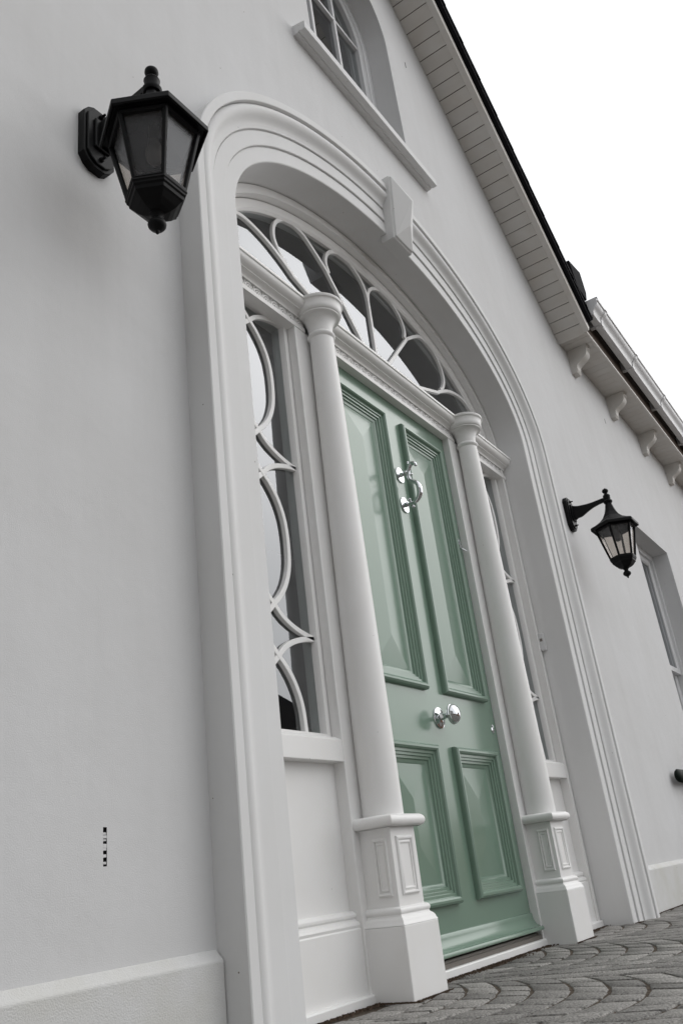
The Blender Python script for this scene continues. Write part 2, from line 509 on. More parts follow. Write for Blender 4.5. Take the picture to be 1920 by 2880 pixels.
# faceted keystone
k = MB()
TL, TR, BR, BL = (-.112, 3.325), (.112, 3.325), (.082, 2.995), (-.082, 2.995)
yt, yb = -.118, -.078
bk = [(TL[0], .0, TL[1]), (TR[0], .0, TR[1]), (BR[0], .0, BR[1]), (BL[0], .0, BL[1])]
fr = [(TL[0], yt + .012, TL[1]), (TR[0], yt + .012, TR[1]), (BR[0], yb + .012, BR[1]), (BL[0], yb + .012, BL[1])]
fi = [(TL[0] + .006, yt + .008, TL[1] - .006), (TR[0] - .006, yt + .008, TR[1] - .006), (BR[0] - .006, yb + .008, BR[1] + .006), (BL[0] + .006, yb + .008, BL[1] + .006)]
ff = [(TL[0] + .006, yt, TL[1] - .006), (TR[0] - .006, yt, TR[1] - .006), (BR[0] - .006, yb, BR[1] + .006), (BL[0] + .006, yb, BL[1] + .006)]
ri = [(0, yt - .040, 3.215), (0, yb - .048, 3.085)]
V = bk + fr + fi + ff + ri
F = [(0, 1, 2, 3)]
for lv in range(3):
    for i in range(4): F.append((lv * 4 + i, lv * 4 + (i + 1) % 4, lv * 4 + 4 + (i + 1) % 4, lv * 4 + 4 + i))
F += [(12, 13, 16), (13, 14, 17, 16), (14, 15, 17), (15, 12, 16, 17)]
k.add(V, F)
k.build('keystone', 'stone', surround, bevel=.003)

# ------------------------------------------------------------------ entrance frame
YF = .11
XM0, XM1, XO = .517, .724, 1.1606
f = MB()
# outer jambs and arched head
rows = []
for (xo, zo), (xi, zi) in zip(arch_path(A0 - .0035, B0 - .0035, Z0, 0.0, 64), arch_path(XO, B0 - .0445, Z0, 0.0, 64)):
    rows.append([(xo, .205, zo), (xo, YF + .004, zo), (xo - (xo - xi) * .45, YF + .004, zo - (zo - zi) * .45), (xo - (xo - xi) * .5, YF, zo - (zo - zi) * .5), (xi, YF, zi), (xi, .205, zi)])
f.grid(rows)
frame_o = f.build('entrance_frame', 'trim', house, smooth=30)
for s in (-1, 1):
    xa, xb = sorted((s * XM0, s * XM1))
    MB().box(xa, xb, YF, .205, 0, 2.240).build('mullion', 'trim', frame_o, bevel=.003)
    xa, xb = sorted((s * XM1, s * XO))
    # rail under the side light, sunk panel, skirting
    MB().xprism([(.205, .640), (YF, .640), (YF, .704), (YF + .02, .716), (.205, .716)], xa, xb).build('sidelight_rail', 'trim', frame_o, bevel=.002)
    MB().box(xa, xb, .150, .20, 0, .640).build('sunk_panel', 'trim', frame_o)
    sk = [(.15, 0), (.118, 0), (.118, .186), (.121, .190), (.119, .197), (.122, .204), (.131, .209), (.134, .213), (.129, .218), (.129, .224), (.134, .230), (.140, .233), (.15, .234)]
    MB().xprism(sk, xa, xb).build('skirting_board', 'trim', frame_o, smooth=35)
# entablature cornice
ent = [(.205, 2.238), (YF, 2.238), (.107, 2.239), (.107, 2.2575), (.109, 2.2595), (.130, 2.2600), (.130, 2.2905), (.107, 2.2915), (.107, 2.293)]
for k_ in range(1, 8):
    a = k_ / 7 * PI / 2
    ent.append((.107 - .020 * (1 - math.cos(a)), 2.293 + .016 * math.sin(a)))
ent += [(.085, 2.309), (.084, 2.312)]
for k_ in range(1, 9):
    a = k_ / 8 * PI / 2
    ent.append((.084 - .024 * math.sin(a), 2.312 + .026 * (1 - math.cos(a)) + .001))
ent += [(.058, 2.340), (.055, 2.341), (.055, 2.352), (.205, 2.352)]
XCOL, YCOL = .6217, .062
for x0, x1 in ((-1.2035, -.66), (-.585, .585), (.66, 1.2035)):
    e = MB().xprism(ent, x0, x1).build('cornice', 'trim', frame_o, smooth=30)
    # relief band of looped arches and darts
    ob = MB()
    u = .0455
    m = int((min(x1, 1.2) - max(x0, -1.2)) / u)
    for i in range(m):
        xx = x0 + (x1 - x0) * (i + .5) / m
        for rr in (.0205, .0115):
            ob.tube([(xx + rr * math.cos(a), .1150, 2.2625 + rr * 1.15 * math.sin(a)) for a in [PI * q / 8 for q in range(9)]], .0042, 6)
        ob.tube([(xx - .022, .1150, 2.2635), (xx - .0227, .111, 2.286)], [.0040, .0020], 6)
        ob.tube([(xx, .1150, 2.2620), (xx, .111, 2.274)], [.0045, .0022], 6)
    o = ob.build('ornament_band', 'trim', frame_o, smooth=50)
    o['kind'] = 'stuff'

# ------------------------------------------------------------------ columns on pedestals
def make_column(s):
    cx = s * XCOL
    sh = [(.0625, .474), (.0625, .60)]
    for q in range(1, 13):
        t = q / 12
        sh.append((.0625 - .0165 * t ** 1.25, .60 + 1.598 * t))
    col = MB().lathe(sh, cx, YCOL, 56).build('column', 'trim', house, smooth=40)
    ring = [(.045, 2.196)] + [(.0465 + .0075 * math.sin(PI * q / 8), 2.197 + .024 * q / 8) for q in range(9)] + [(.045, 2.222)]
    MB().lathe(ring, cx, YCOL, 56).build('neck_ring', 'trim', col, smooth=50)
    cp = [(.040, 2.2215)]
    for q in range(9):
        t = q / 8
        cp.append((.046 + .0295 * (1 - math.cos(t * PI / 2)), 2.2215 + .066 * math.sin(t * PI / 2) ** .9))
    cp += [(.0775, 2.2882), (.0805, 2.290), (.0808, 2.2935), (.0785, 2.2945)]
    for q in range(1, 7):
        t = q / 6
        cp.append((.0785 + .0105 * math.sin(t * PI / 2), 2.2945 + .020 * (1 - math.cos(t * PI / 2))))
    for q in range(1, 7):
        t = q / 6
        cp.append((.089 + .0060 * (1 - math.cos(t * PI / 2)), 2.3145 + .0235 * math.sin(t * PI / 2)))
    cp += [(.0965, 2.3390), (.098, 2.341), (.098, 2.351), (.096, 2.353)]
    MB().lathe(cp, cx, YCOL, 56).build('capital', 'trim', col, smooth=38)
    # pedestal
    MB().box(cx - .0965, cx + .0965, -.020, .116, -.01, .184).build('pedestal_block', 'trim', col, bevel=.003)
    mp = [(.0965, .184), (.095, .188), (.0935, .1895), (.092, .196), (.088, .2015), (.082, .206), (.0805, .211), (.0825, .2135), (.084, .218), (.083, .2235), (.0795, .228), (.074, .230), (.070, .231)]
    rows = []
    for sx, sy in ((-1, 0), (-1, -1), (1, -1), (1, 0)):
        rows.append([(cx + sx * o, (.073 - o + .0035) if sy else .112, z) for o, z in mp])
    MB().grid(rows).build('pedestal_moulding', 'trim', col, smooth=35)
    MB().box(cx - .070, cx + .070, .003, .116, .18, .446).build('pedestal_die', 'trim', col, bevel=.002)
    # rounded cap
    cr = [(.066, .440), (.086, .440)] + [(.0815 + .0175 * math.cos(a), .4575 + .0175 * math.sin(a)) for a in [-PI / 2 + PI * q / 10 for q in range(11)]] + [(.05, .475)]
    rows = []
    for sx, sy in ((-1, 0), (-1, -1), (1, -1), (1, 0)):
        rows.append([(cx + sx * o, (.073 - o + .002) if sy else .112, z) for o, z in cr])
    c_ = MB(); c_.grid(rows)
    c_.add([(cx - .06, .01, .4749), (cx + .06, .01, .4749), (cx + .06, .112, .4749), (cx - .06, .112, .4749)], [(0, 1, 2, 3)])
    c_.build('pedestal_cap', 'trim', col, smooth=45)
    # small framed panels on front and both sides
    pr = [(0, 0), (.001, .004), (.005, .0065), (.009, .005), (.010, .002), (.0105, -.0), (.014, .0025), (.017, .004), (.020, .0025), (.021, -.0005)]
    MB().frame(cx - .047, cx + .047, .258, .4155, .003, pr).build('panel_bead', 'trim', col, smooth=40)
    for sd in (-1, 1):
        xs = cx + sd * .070
        rows = []
        for cy, cz, sy, sz in ((.018, .2575, 1, 1), (.066, .2575, -1, 1), (.066, .4145, -1, -1), (.018, .4145, 1, -1)):
            rows.append([(xs + sd * h, cy + sy * o * .75, cz + sz * o) for o, h in pr])
        MB().grid(rows, close_u=True).build('panel_bead', 'trim', col, smooth=40)
    return col
for s in (-1, 1): make_column(s)

# ------------------------------------------------------------------ side lights
YC = .145
def sidelight(s):
    a, b = XM1 + .0035, XO - .0035
    z0, z1 = .7165, 2.300
    gx0, gx1, gz0, gz1 = a + .0235, b - .0285, .729, 2.262
    c = MB()
    rect = lambda x0, x1, zz0, zz1: [(x0, zz0), (x1, zz0), (x1, zz1), (x0, zz1)]
    rows = []
    for (xo, zo), (xi, zi) in zip(rect(a, b, z0, z1), rect(gx0, gx1, gz0, gz1)):
        d = lambda t: (s * (xo + (xi - xo) * t), zo + (zi - zo) * t)
        p0, p1, p2 = d(0), d(.82), d(1)
        rows.append([(p0[0], .200, p0[1]), (p0[0], YC, p0[1]), (p1[0], YC, p1[1]), (p2[0], YC + .010, p2[1]), (p2[0], .200, p2[1])])
    c.grid(rows, close_u=True)
    sl = c.build('sidelight', 'trim', house, smooth=30)
    gm = MB(); gm.add([(s * (gx0 - .01), .168, gz0 - .01), (s * (gx1 + .01), .168, gz0 - .01), (s * (gx1 + .01), .168, gz1 + .01), (s * (gx0 - .01), .168, gz1 + .01)], [(0, 1, 2, 3)])
    gm.build('pane', 'glass', sl)
    cxm = (gx0 + gx1) / 2
    half = (gx1 - gx0) / 2
    tpl = [(0, 1.03 * half), (.010, .72 * half), (.028, .41 * half), (.052, .175 * half), (.082, 0), (.115, -.036), (.162, -.070), (.225, -.094), (.306, -.101)]
    full = tpl + [(.612 - t, u) for t, u in reversed(tpl[:-1])]
    for cusp, t0, t1 in ((2.252, 0, 1), (1.640, 0, 1), (1.028, 0, .5)):
        for sd in (-1, 1):
            pts = [Vector((s * cxm + sd * u, cusp - t)) for t, u in (full if t1 == 1 else tpl)]
            MB().bar(spline(pts, 5), .0175, .153 + (.001 if sd > 0 else 0), .169).build('glazing_bar', 'trim', sl, smooth=40)
    return sl
for s in (-1, 1): sidelight(s)

# ------------------------------------------------------------------ fan light
fl = MB()
rows = []
AG, BG = 1.115, .560
for (xo, zo), (xi, zi) in zip(arch_path(XO - .004, B0 - .0485, Z0, 2.33, 64), arch_path(AG, BG, Z0 - .008, 2.33, 64)):
    rows.append([(xo, .200, zo), (xo, YC, zo), (xo + (xi - xo) * .8, YC, zo + (zi - zo) * .8), (xi, YC + .010, zi), (xi, .200, zi)])
fl.grid(rows)
fan = fl.build('fanlight', 'trim', house, smooth=30)
MB().box(-1.15, 1.15, .150, .199, 2.3525, 2.372).build('bottom_rail', 'trim', fan)
gp = arch_path(AG + .012, BG + .012, Z0 - .008, 2.34, 64)
gm = MB(); gm.add([(x, .170, z) for x, z in gp], [tuple(range(len(gp)))])
gm.build('pane', 'glass', fan)
FC = (0.0, 2.373); FS = 1.024
half_bars = [
    [(-.322, .378), (-.337, .424), (-.320, .480), (-.273, .526), (-.200, .556), (-.124, .553), (-.056, .520), (-.014, .469), (0, .404)],
    [(-.640, .222), (-.681, .258), (-.708, .312), (-.704, .368), (-.680, .415), (-.637, .455), (-.574, .478), (-.503, .478), (-.441, .448), (-.345, .383)],
    [(-.60, .190), (-.67, .228), (-.75, .262), (-.828, .281), (-.90, .286), (-.96, .268), (-1.01, .225), (-1.05, .16), (-1.075, .08), (-1.085, -.01)],
    [(-.080, .089), (-.345, .383)],
    [(-.115, .036), (-.61, .192)],
]
for pts in half_bars:
    for s in (-1, 1):
        P_ = [Vector((FC[0] + s * x * FS, FC[1] + z * FS)) for x, z in pts]
        MB().bar(spline(P_, 4), .0175, .155 + rng.uniform(0, .0015), .171).build('glazing_bar', 'trim', fan, smooth=40)
MB().bar([Vector((0, FC[1] + .10)), Vector((0, FC[1] + .42))], .0175, .1556, .171).build('glazing_bar', 'trim', fan, smooth=40)
MB().bar([Vector((.12 * math.cos(PI * q / 20), FC[1] + .12 * math.sin(PI * q / 20))) for q in range(21)], .0175, .1548, .171).build('glazing_bar', 'trim', fan, smooth=40)

# ------------------------------------------------------------------ green door
YD = .1435
XD = .5155
OX0, OX1 = .068, .443
PZ = ((.935, 2.146), (.200, .731))
xs = [-XD, -OX1 + .035, -OX0 - .035, OX0 + .035, OX1 - .035, XD]
zs = [.062, PZ[1][0] + .035, PZ[1][1] - .035, PZ[0][0] + .035, PZ[0][1] - .035, 2.30]
d = MB()
for i in range(5):
    for j in range(5):
        if i in (1, 3) and j in (1, 3): continue
        d.add([(xs[i], YD, zs[j]), (xs[i + 1], YD, zs[j]), (xs[i + 1], YD, zs[j + 1]), (xs[i], YD, zs[j + 1])], [(0, 1, 2, 3)])
d.add([(-XD, YD + .05, .062), (XD, YD + .05, .062), (XD, YD + .05, 2.30), (-XD, YD + .05, 2.30), (-XD, YD, .062), (XD, YD, .062), (XD, YD, 2.30), (-XD, YD, 2.30)],
      [(0, 1, 2, 3), (0, 4, 7, 3), (1, 5, 6, 2), (0, 1, 5, 4)])
import bmesh
door = d.build('door', 'green', house)
bm_ = bmesh.new(); bm_.from_mesh(door.data); bmesh.ops.remove_doubles(bm_, verts=bm_.verts, dist=1e-5); bm_.to_mesh(door.data); bm_.free()
bol = [(0, -.001), (0, .012), (.003, .019), (.009, .0235), (.016, .0235), (.022, .019), (.024, .013), (.0255, .010), (.034, .009), (.036, .004), (.044, .003),
       (.046, -.003), (.054, -.004), (.057, -.010), (.064, -.012), (.070, -.017)]
for sx in (-1, 1):
    for z0, z1 in PZ:
        x0, x1 = sorted((sx * OX0, sx * OX1))
        MB().frame(x0, x1, z0, z1, YD, bol).build('panel_moulding', 'green', door, smooth=28)
        ix0, ix1, iz0, iz1 = x0 + .068, x1 - .068, z0 + .046 + .02, z1 - .068
        iz0 = z0 + .068
        yb_, h = YD + .0168, (.011 if z1 > 1 else .0045)
        hw = (ix1 - ix0) / 2
        cxp = (ix0 + ix1) / 2
        p = MB()
        p.add([(ix0, yb_, iz0), (ix1, yb_, iz0), (ix1, yb_, iz1), (ix0, yb_, iz1), (cxp, yb_ - h, iz0 + hw), (cxp, yb_ - h, iz1 - hw)],
              [(0, 1, 4), (1, 2, 5, 4), (2, 3, 5), (3, 0, 4, 5)])
        p.build('door_panel', 'green', door)
# weather board at the foot of the door
wb = [(YD + .002, .058), (YD + .002, .120), (YD - .004, .119), (YD - .007, .114)]
for q in range(1, 9):
    a = q / 8 * PI / 2
    wb.append((YD - .007 - .032 * (1 - math.cos(a)), .114 - .044 * math.sin(a)))
wb += [(.100, .069), (.098, .066), (.098, .058), (.101, .056)]
MB().xprism(wb, -.5150, .5150).build('weatherboard', 'green', door, smooth=35)
# knocker
kx = .004
kn = MB()
for z in (1.868, 1.727):
    kn.lathe([(.001, YD - .0065), (.030, YD - .0062), (.0345, YD - .0055), (.036, YD - .003), (.036, YD + .001)], kx, z, 36, axis='y')
kn.lathe([(.011, YD - .005), (.0085, YD - .012), (.0075, YD - .018), (.0105, YD - .022), (.012, YD - .030), (.0105, YD - .038), (.007, YD - .041)], kx, 1.868, 20, axis='y')
kn.lathe([(.012, YD - .005), (.010, YD - .012), (.011, YD - .020), (.007, YD - .023)], kx, 1.727, 20, axis='y')
S_ = [(.068, 1.886), (.063, 1.893), (.070, 1.899), (.083, 1.900), (.092, 1.889), (.099, 1.870), (.102, 1.850), (.096, 1.831), (.082, 1.817), (.068, 1.803), (.061, 1.780), (.0635, 1.755), (.074, 1.737), (.092, 1.725), (.112, 1.724), (.126, 1.726)]
sp = spline([Vector((kx, y, z)) for y, z in S_], 4)
rr = []
for i in range(len(sp)):
    t = i / (len(sp) - 1)
    rr.append(.0074 + .0052 * math.exp(-((t - .70) / .13) ** 2) + .0025 * math.exp(-((t - .22) / .10) ** 2) - .001 * math.exp(-((t - .5) / .05) ** 2))
kn.tube(sp, rr, 12)
for c_, r_ in (((kx, .097, 1.913), .0055), ((kx, .060, 1.886), .0055), ((kx - .012, .110, 1.739), .006), ((kx + .012, .108, 1.712), .006), ((kx, .088, 1.853), .006)):
    kn.lathe([(.0005, c_[1] - r_)] + [(r_ * math.sin(PI * q / 8), c_[1] - r_ * math.cos(PI * q / 8)) for q in range(1, 8)] + [(.0005, c_[1] + r_)], c_[0], c_[2], 14, axis='y')
kn.tube([(kx, .094, 1.902), (kx, .097, 1.913)], .004, 8)
kn.tube([(kx - .012, .110, 1.739), (kx + .012, .108, 1.712)], .0035, 8)
kno = kn.build('door_knocker', 'chrome', door, smooth=40)
# knob
kb = MB()
kb.lathe([(.001, YD - .013), (.014, YD - .012), (.024, YD - .0095), (.033, YD - .006), (.0395, YD - .005), (.041, YD - .002), (.041, YD + .001)], .003, .836, 40, axis='y')
kb.lathe([(.017, YD - .008), (.0125, YD - .020), (.0095, YD - .032), (.0105, YD - .040), (.016, YD - .046), (.027, YD - .050), (.036, YD - .053), (.0385, YD - .056), (.0385, YD - .060),
          (.036, YD - .062), (.0365, YD - .064), (.034, YD - .071), (.028, YD - .078), (.019, YD - .083), (.009, YD - .0855), (.0008, YD - .0862)], .005, .839, 40, axis='y')
kb.build('door_knob', 'chrome', door, smooth=40)
es = MB()
es.lathe([(.001, YD - .005), (.009, YD - .0045), (.0135, YD - .002), (.0135, YD + .001)], .478, .824, 24, axis='y')
es.lathe([(.001, YD - .005), (.003, YD - .004), (.0042, YD + .001)], .478, .843, 14, axis='y')
es.tube([(.478, YD - .003, .832), (.478, YD - .003, .843)], .0028, 8)
es.build('keyhole_cover', 'chrome', door, smooth=40)
lk = MB()
lk.lathe([(.001, YD - .012), (.007, YD - .012), (.0075, YD - .008), (.014, YD - .009), (.0185, YD - .006), (.0185, YD + .001)], .477, 1.682, 28, axis='y')
lk.box(.462, .492, YD - .014, YD + .001, 1.648, 1.664)
lk.tube([(.486, YD - .012, 1.650), (.500, YD - .020, 1.644), (.508, YD - .022, 1.640)], [.003, .0028, .0035], 8)
lk.build('cylinder_lock', 'chrome', door, smooth=40)
# threshold
th = MB().xprism([(.205, -.01), (.101, -.01), (.101, .020), (.104, .024), (.205, .030)], -1.2, 1.2).build('threshold', 'trim', house, bevel=.002)
MB().xprism([(.190, .028), (.113, .0255), (.113, .038), (.117, .041), (.124, .036), (.128, .046), (.190, .050)], -.516, .516).build('threshold_bar', 'alu', th)

# ------------------------------------------------------------------ upper arched window
def arch_strip(r_o, r_i, zb, zc, y0, y1, n=40, bev=0.006):
    rows = []
    po = [(-r_o, zb)] + [(-r_o * math.cos(PI * k / n), zc + r_o * math.sin(PI * k / n)) for k in range(n + 1)] + [(r_o, zb)]
    pi_ = [(-r_i, zb)] + [(-r_i * math.cos(PI * k / n), zc + r_i * math.sin(PI * k / n)) for k in range(n + 1)] + [(r_i, zb)]
    for (xo, zo), (xi, zi) in zip(po, pi_):
        rows.append([(xo, y1, zo), (xo, y0, zo), (xo + (xi - xo) * .85, y0, zo + (zi - zo) * .85), (xi, y0 + bev, zi), (xi, y1, zi)])
    m = MB(); m.grid(rows); return m
win = arch_strip(UW - .001, UW - .042, UZ0, UZC, .130, .24).build('arched_window', 'pvc', house, smooth=30)
MB().box(-UW + .03, UW - .03, .1315, .235, UZ0 - .01, UZ0 + .05).build('bottom_rail', 'pvc', win)
arch_strip(UW - .0425, UW - .085, UZ0 + .05, UZC, .140, .22).build('sash', 'pvc', win, smooth=30)
ri_ = UW - .075
gp = [(-ri_, UZ0 + .04)] + [(-ri_ * math.cos(PI * k / 40), UZC + ri_ * math.sin(PI * k / 40)) for k in range(41)] + [(ri_, UZ0 + .04)]
gm = MB(); gm.add([(x, .172, z) for x, z in gp], [tuple(range(len(gp)))]); gm.build('pane', 'glass', win)
for x in (-.128, .128):
    MB().bar([Vector((x, UZ0 + .05)), Vector((x, UZC + math.sqrt(ri_ ** 2 - x * x)))], .022, .152, .174).build('glazing_bar', 'pvc', win)
for z in (4.90, 4.42):
    MB().bar([Vector((-ri_, z)), Vector((ri_, z))], .022, .1525, .174).build('glazing_bar', 'pvc', win)
sl = [(.13, 3.940), (-.064, 3.893), (-.067, 3.890), (-.067, 3.846), (-.040, 3.846), (-.038, 3.851), (-.030, 3.851), (-.028, 3.846), (.02, 3.844), (.02, 3.86), (.13, 3.86)]
MB().xprism(sl, -.628, .628).build('window_sill', 'stone', win, bevel=.002)

# ------------------------------------------------------------------ ground floor window to the right
rw = MB()
rows = []
for (xo, zo), (xi, zi) in zip([(RX0 + .001, RZ0 + .001), (RX1 - .001, RZ0 + .001), (RX1 - .001, RZ1 - .001), (RX0 + .001, RZ1 - .001)],
                              [(RX0 + .05, RZ0 + .06), (RX1 - .05, RZ0 + .06), (RX1 - .05, RZ1 - .05), (RX0 + .05, RZ1 - .05)]):
    rows.append([(xo, .24, zo), (xo, .13, zo), (xi, .13, zi), (xi, .136, zi), (xi, .24, zi)])
rw.grid(rows, close_u=True)
rwin = rw.build('sash_window', 'pvc', house, bevel=.003)
def sash(x0, x1, z0, z1, y0, b):
    rows = []
    for (xo, zo), (xi, zi) in zip([(x0, z0), (x1, z0), (x1, z1), (x0, z1)], [(x0 + b, z0 + b), (x1 - b, z0 + b), (x1 - b, z1 - b), (x0 + b, z1 - b)]):
        rows.append([(xo, y0 + .035, zo), (xo, y0, zo), (xo + (xi - xo) * .8, y0, zo + (zi - zo) * .8), (xi, y0 + .01, zi), (xi, y0 + .035, zi)])
    m = MB(); m.grid(rows, close_u=True)
    o = m.build('sash', 'pvc', rwin, smooth=30)
    gm = MB(); gm.add([(x0 + b - .01, y0 + .02, z0 + b - .01), (x1 - b + .01, y0 + .02, z0 + b - .01), (x1 - b + .01, y0 + .02, z1 - b + .01), (x0 + b - .01, y0 + .02, z1 - b + .01)], [(0, 1, 2, 3)])
    gm.build('pane', 'glass', rwin)
sash(RX0 + .052, RX1 - .052, 1.56, RZ1 - .052, .150, .050)
sash(RX0 + .053, RX1 - .053, RZ0 + .062, 1.60, .188, .050)
MB().xprism([(.13, RZ0 + .02), (-.06, RZ0 - .02), (-.064, RZ0 - .024), (-.064, RZ0 - .07), (.02, RZ0 - .07), (.13, RZ0 - .05)], RX0 - .08, RX1 + .08).build('window_sill', 'stone', rwin, bevel=.002)

# ------------------------------------------------------------------ gable verge, eaves, roof
YO = -.2165
un = math.hypot(1, PITCH_T)
ux, uz = 1 / un, -PITCH_T / un            # down the right-hand slope
nx, nz = PITCH_T / un, 1 / un             # upwards normal of the right-hand slope
zl = lambda x: EAVE_Z + PITCH_T * (EAVE_X - abs(x))
gs = empty('gable_soffit'); gs.parent = house
bw = .0929
L_ = EAVE_X * un
me_board = None
def slope_pt(s, t, h, y):                 # t metres from the apex down, h above the soffit plane
    return (s * (t * ux + h * nx), y, apex + t * uz + h * nz)
for s in (-1, 1):
    nb = int((L_ + .04) / bw)
    for i in range(nb):
        t1 = L_ + .035 - i * bw - .0022; t0 = t1 - bw + .0044
        if s < 0 and i > 2 and t0 > 1.0: continue
        m = MB()
        V = [slope_pt(s, t, h, y) for h in (0.0, .012) for t, y in ((t0, YO + .012), (t1, YO + .012), (t1, -.001), (t0, -.001))]
        m.add(V, [(0, 1, 2, 3), (4, 7, 6, 5), (0, 4, 5, 1), (1, 5, 6, 2), (2, 6, 7, 3), (3, 7, 4, 0)])
        m.build('soffit_board', 'soffit', gs, bevel=.0015)
    m = MB()
    V = [slope_pt(s, t, h, y) for h in (.013, .03) for t, y in ((0, YO + .005), (L_ + .02, YO + .005), (L_ + .02, .3), (0, .3))]
    m.add(V, [(0, 1, 2, 3), (4, 7, 6, 5), (0, 4, 5, 1), (1, 5, 6, 2), (2, 6, 7, 3), (3, 7, 4, 0)])
    m.build('soffit_backing', 'backing_and_shade', house)
    # bargeboard and verge
    m = MB()
    V = [slope_pt(s, t, h, y) for h in (-.008, .060) for t, y in ((0, YO - .030), (L_ + .02, YO - .030), (L_ + .02, YO + .0115), (0, YO + .0115))]
    m.add(V, [(0, 1, 2, 3), (4, 7, 6, 5), (0, 4, 5, 1), (1, 5, 6, 2), (2, 6, 7, 3), (3, 7, 4, 0)])
    m.build('bargeboard', 'soffit', house, bevel=.002)
    rf = MB()
    V = [slope_pt(s, t, h, y) for h in (.061, .095) for t, y in ((-.05, YO - .062), (L_ - .02, YO - .062), (L_ - .02, 4.5), (-.05, 4.5))]
    rf.add(V, [(0, 1, 2, 3), (4, 7, 6, 5), (0, 4, 5, 1), (1, 5, 6, 2), (2, 6, 7, 3), (3, 7, 4, 0)])
    ro_ = rf.build('roof', 'slate', house)
    # verge slates, one per course
    i = 0; t = 0.0
    while t < L_ - .10:
        m = MB()
        te = min(t + .30, L_ - .01)
        V = [slope_pt(s, tt, h, y) for (h0, h1) in ((.0955, .0955), (.115, .132)) for (tt, y, h) in ((t, YO - .070, h0), (te, YO - .070, h1), (te, .6, h1), (t, .6, h0))]
        m.add(V, [(0, 1, 2, 3), (4, 7, 6, 5), (0, 4, 5, 1), (1, 5, 6, 2), (2, 6, 7, 3), (3, 7, 4, 0)])
        m.build('slate', 'slate', ro_)
        t += .255
# tilted end piece at the foot of the verge
vc = MB().yprism([(2.53, 4.150), (2.47, 4.365), (2.755, 4.425), (2.775, 4.235), (2.72, 4.135)], YO - .072, YO + .16)
vc.build('verge_end', 'slate', house, bevel=.004)
# level eaves of the wing
XE0, XE1 = EAVE_X + .03, 8.5
es_ = empty('eaves_soffit'); es_.parent = house
x = XE0 - .012
nb = 0
while x < 6.6:
    MB().box(x, x + bw - .0030, YO + .012, -.001, EAVE_Z + .005, EAVE_Z + .016).build('soffit_board', 'soffit', es_, bevel=.0012)
    x += bw
MB().box(XE0 - .01, XE1, YO + .005, .3, EAVE_Z + .017, EAVE_Z + .03).build('soffit_backing', 'backing_and_shade', house)
fa = MB().box(XE0 + .012, XE1, YO + .001, YO + .0115, EAVE_Z - .002, EAVE_Z + .22).build('fascia', 'backing_and_shade', house)  # dark brown paints the gutter's shade onto the board
MB().box(XE0 + .010, XE1, YO - .006, YO + .0118, EAVE_Z - .006, EAVE_Z + .018).build('fascia_trim', 'soffit', fa, bevel=.002)
# wing roof
m = MB()
m.add([(XE0 + .05, YO - .06, EAVE_Z + .235), (XE1, YO - .06, EAVE_Z + .235), (XE1, 4.3, EAVE_Z + 2.6), (XE0 - 2.9, 4.3, EAVE_Z + 2.6),
       (XE0 + .05, YO - .06, EAVE_Z + .255), (XE1, YO - .06, EAVE_Z + .255), (XE1, 4.3, EAVE_Z + 2.62), (XE0 - 2.9, 4.3, EAVE_Z + 2.62)],
      [(0, 1, 2, 3), (4, 7, 6, 5), (0, 4, 5, 1), (1, 5, 6, 2), (2, 6, 7, 3), (3, 7, 4, 0)])
m.build('roof', 'slate', house)
# gutter
GX0 = 2.735
gp = [(-.252, 4.128), (-.252, 4.005), (-.256, 4.000), (-.300, 4.000), (-.305, 4.003), (-.309, 4.020), (-.3105, 4.036), (-.318, 4.050), (-.331, 4.063), (-.344, 4.074), (-.351, 4.088), (-.353, 4.104), (-.362, 4.108), (-.363, 4.137), (-.356, 4.137)]
inn = [(y + (.004 if y < -.26 else -.004), z + .004) for y, z in reversed(gp)]
gut = MB().xprism(gp + inn, GX0, XE1).build('gutter', 'pvc', house, smooth=35)
MB().xprism([(-.2230, 4.138), (-.2230, 4.004), (-.302, 4.004), (-.311, 4.038), (-.333, 4.062), (-.352, 4.090), (-.3535, 4.138)], GX0 - .006, GX0 + .004).build('end_cap', 'pvc', gut)
for xb in (2.90, 3.72, 4.62, 5.6):
    o_ = [(y - .006 if y < -.26 else y, z - .006 if z < 4.03 else z) for y, z in gp[:-2]]
    i_ = [(y, z) for y, z in reversed(gp[:-2])]
    MB().xprism(o_ + i_, xb, xb + .045).build('gutter_bracket', 'pvc', gut, smooth=35)
    MB().box(xb, xb + .045, -.258, YO + .0005, 4.004, 4.09).build('gutter_bracket', 'pvc', gut, bevel=.002)
# eaves brackets
def corbel(xc):
    top = EAVE_Z + .003
    pts = [(0.0, top), (-.175, top), (-.178, top - .035), (-.165, top - .045)]
    for q in range(9):
        a = q / 8
        pts.append((-.165 + .105 * a - .018 * math.sin(PI * 2 * a), top - .05 - .125 * a - .012 * math.sin(PI * a)))
    pts += [(-.056, top - .185), (-.058, top - .205), (-.045, top - .222), (0.0, top - .225)]
    MB().xprism([(y * .9, top + (z - top) * .92) for y, z in pts], xc - .042, xc + .042).build('eaves_bracket', 'soffit', house, smooth=40)
for xc in (2.93, 3.88, 4.83, 5.78, 6.73): corbel(xc)

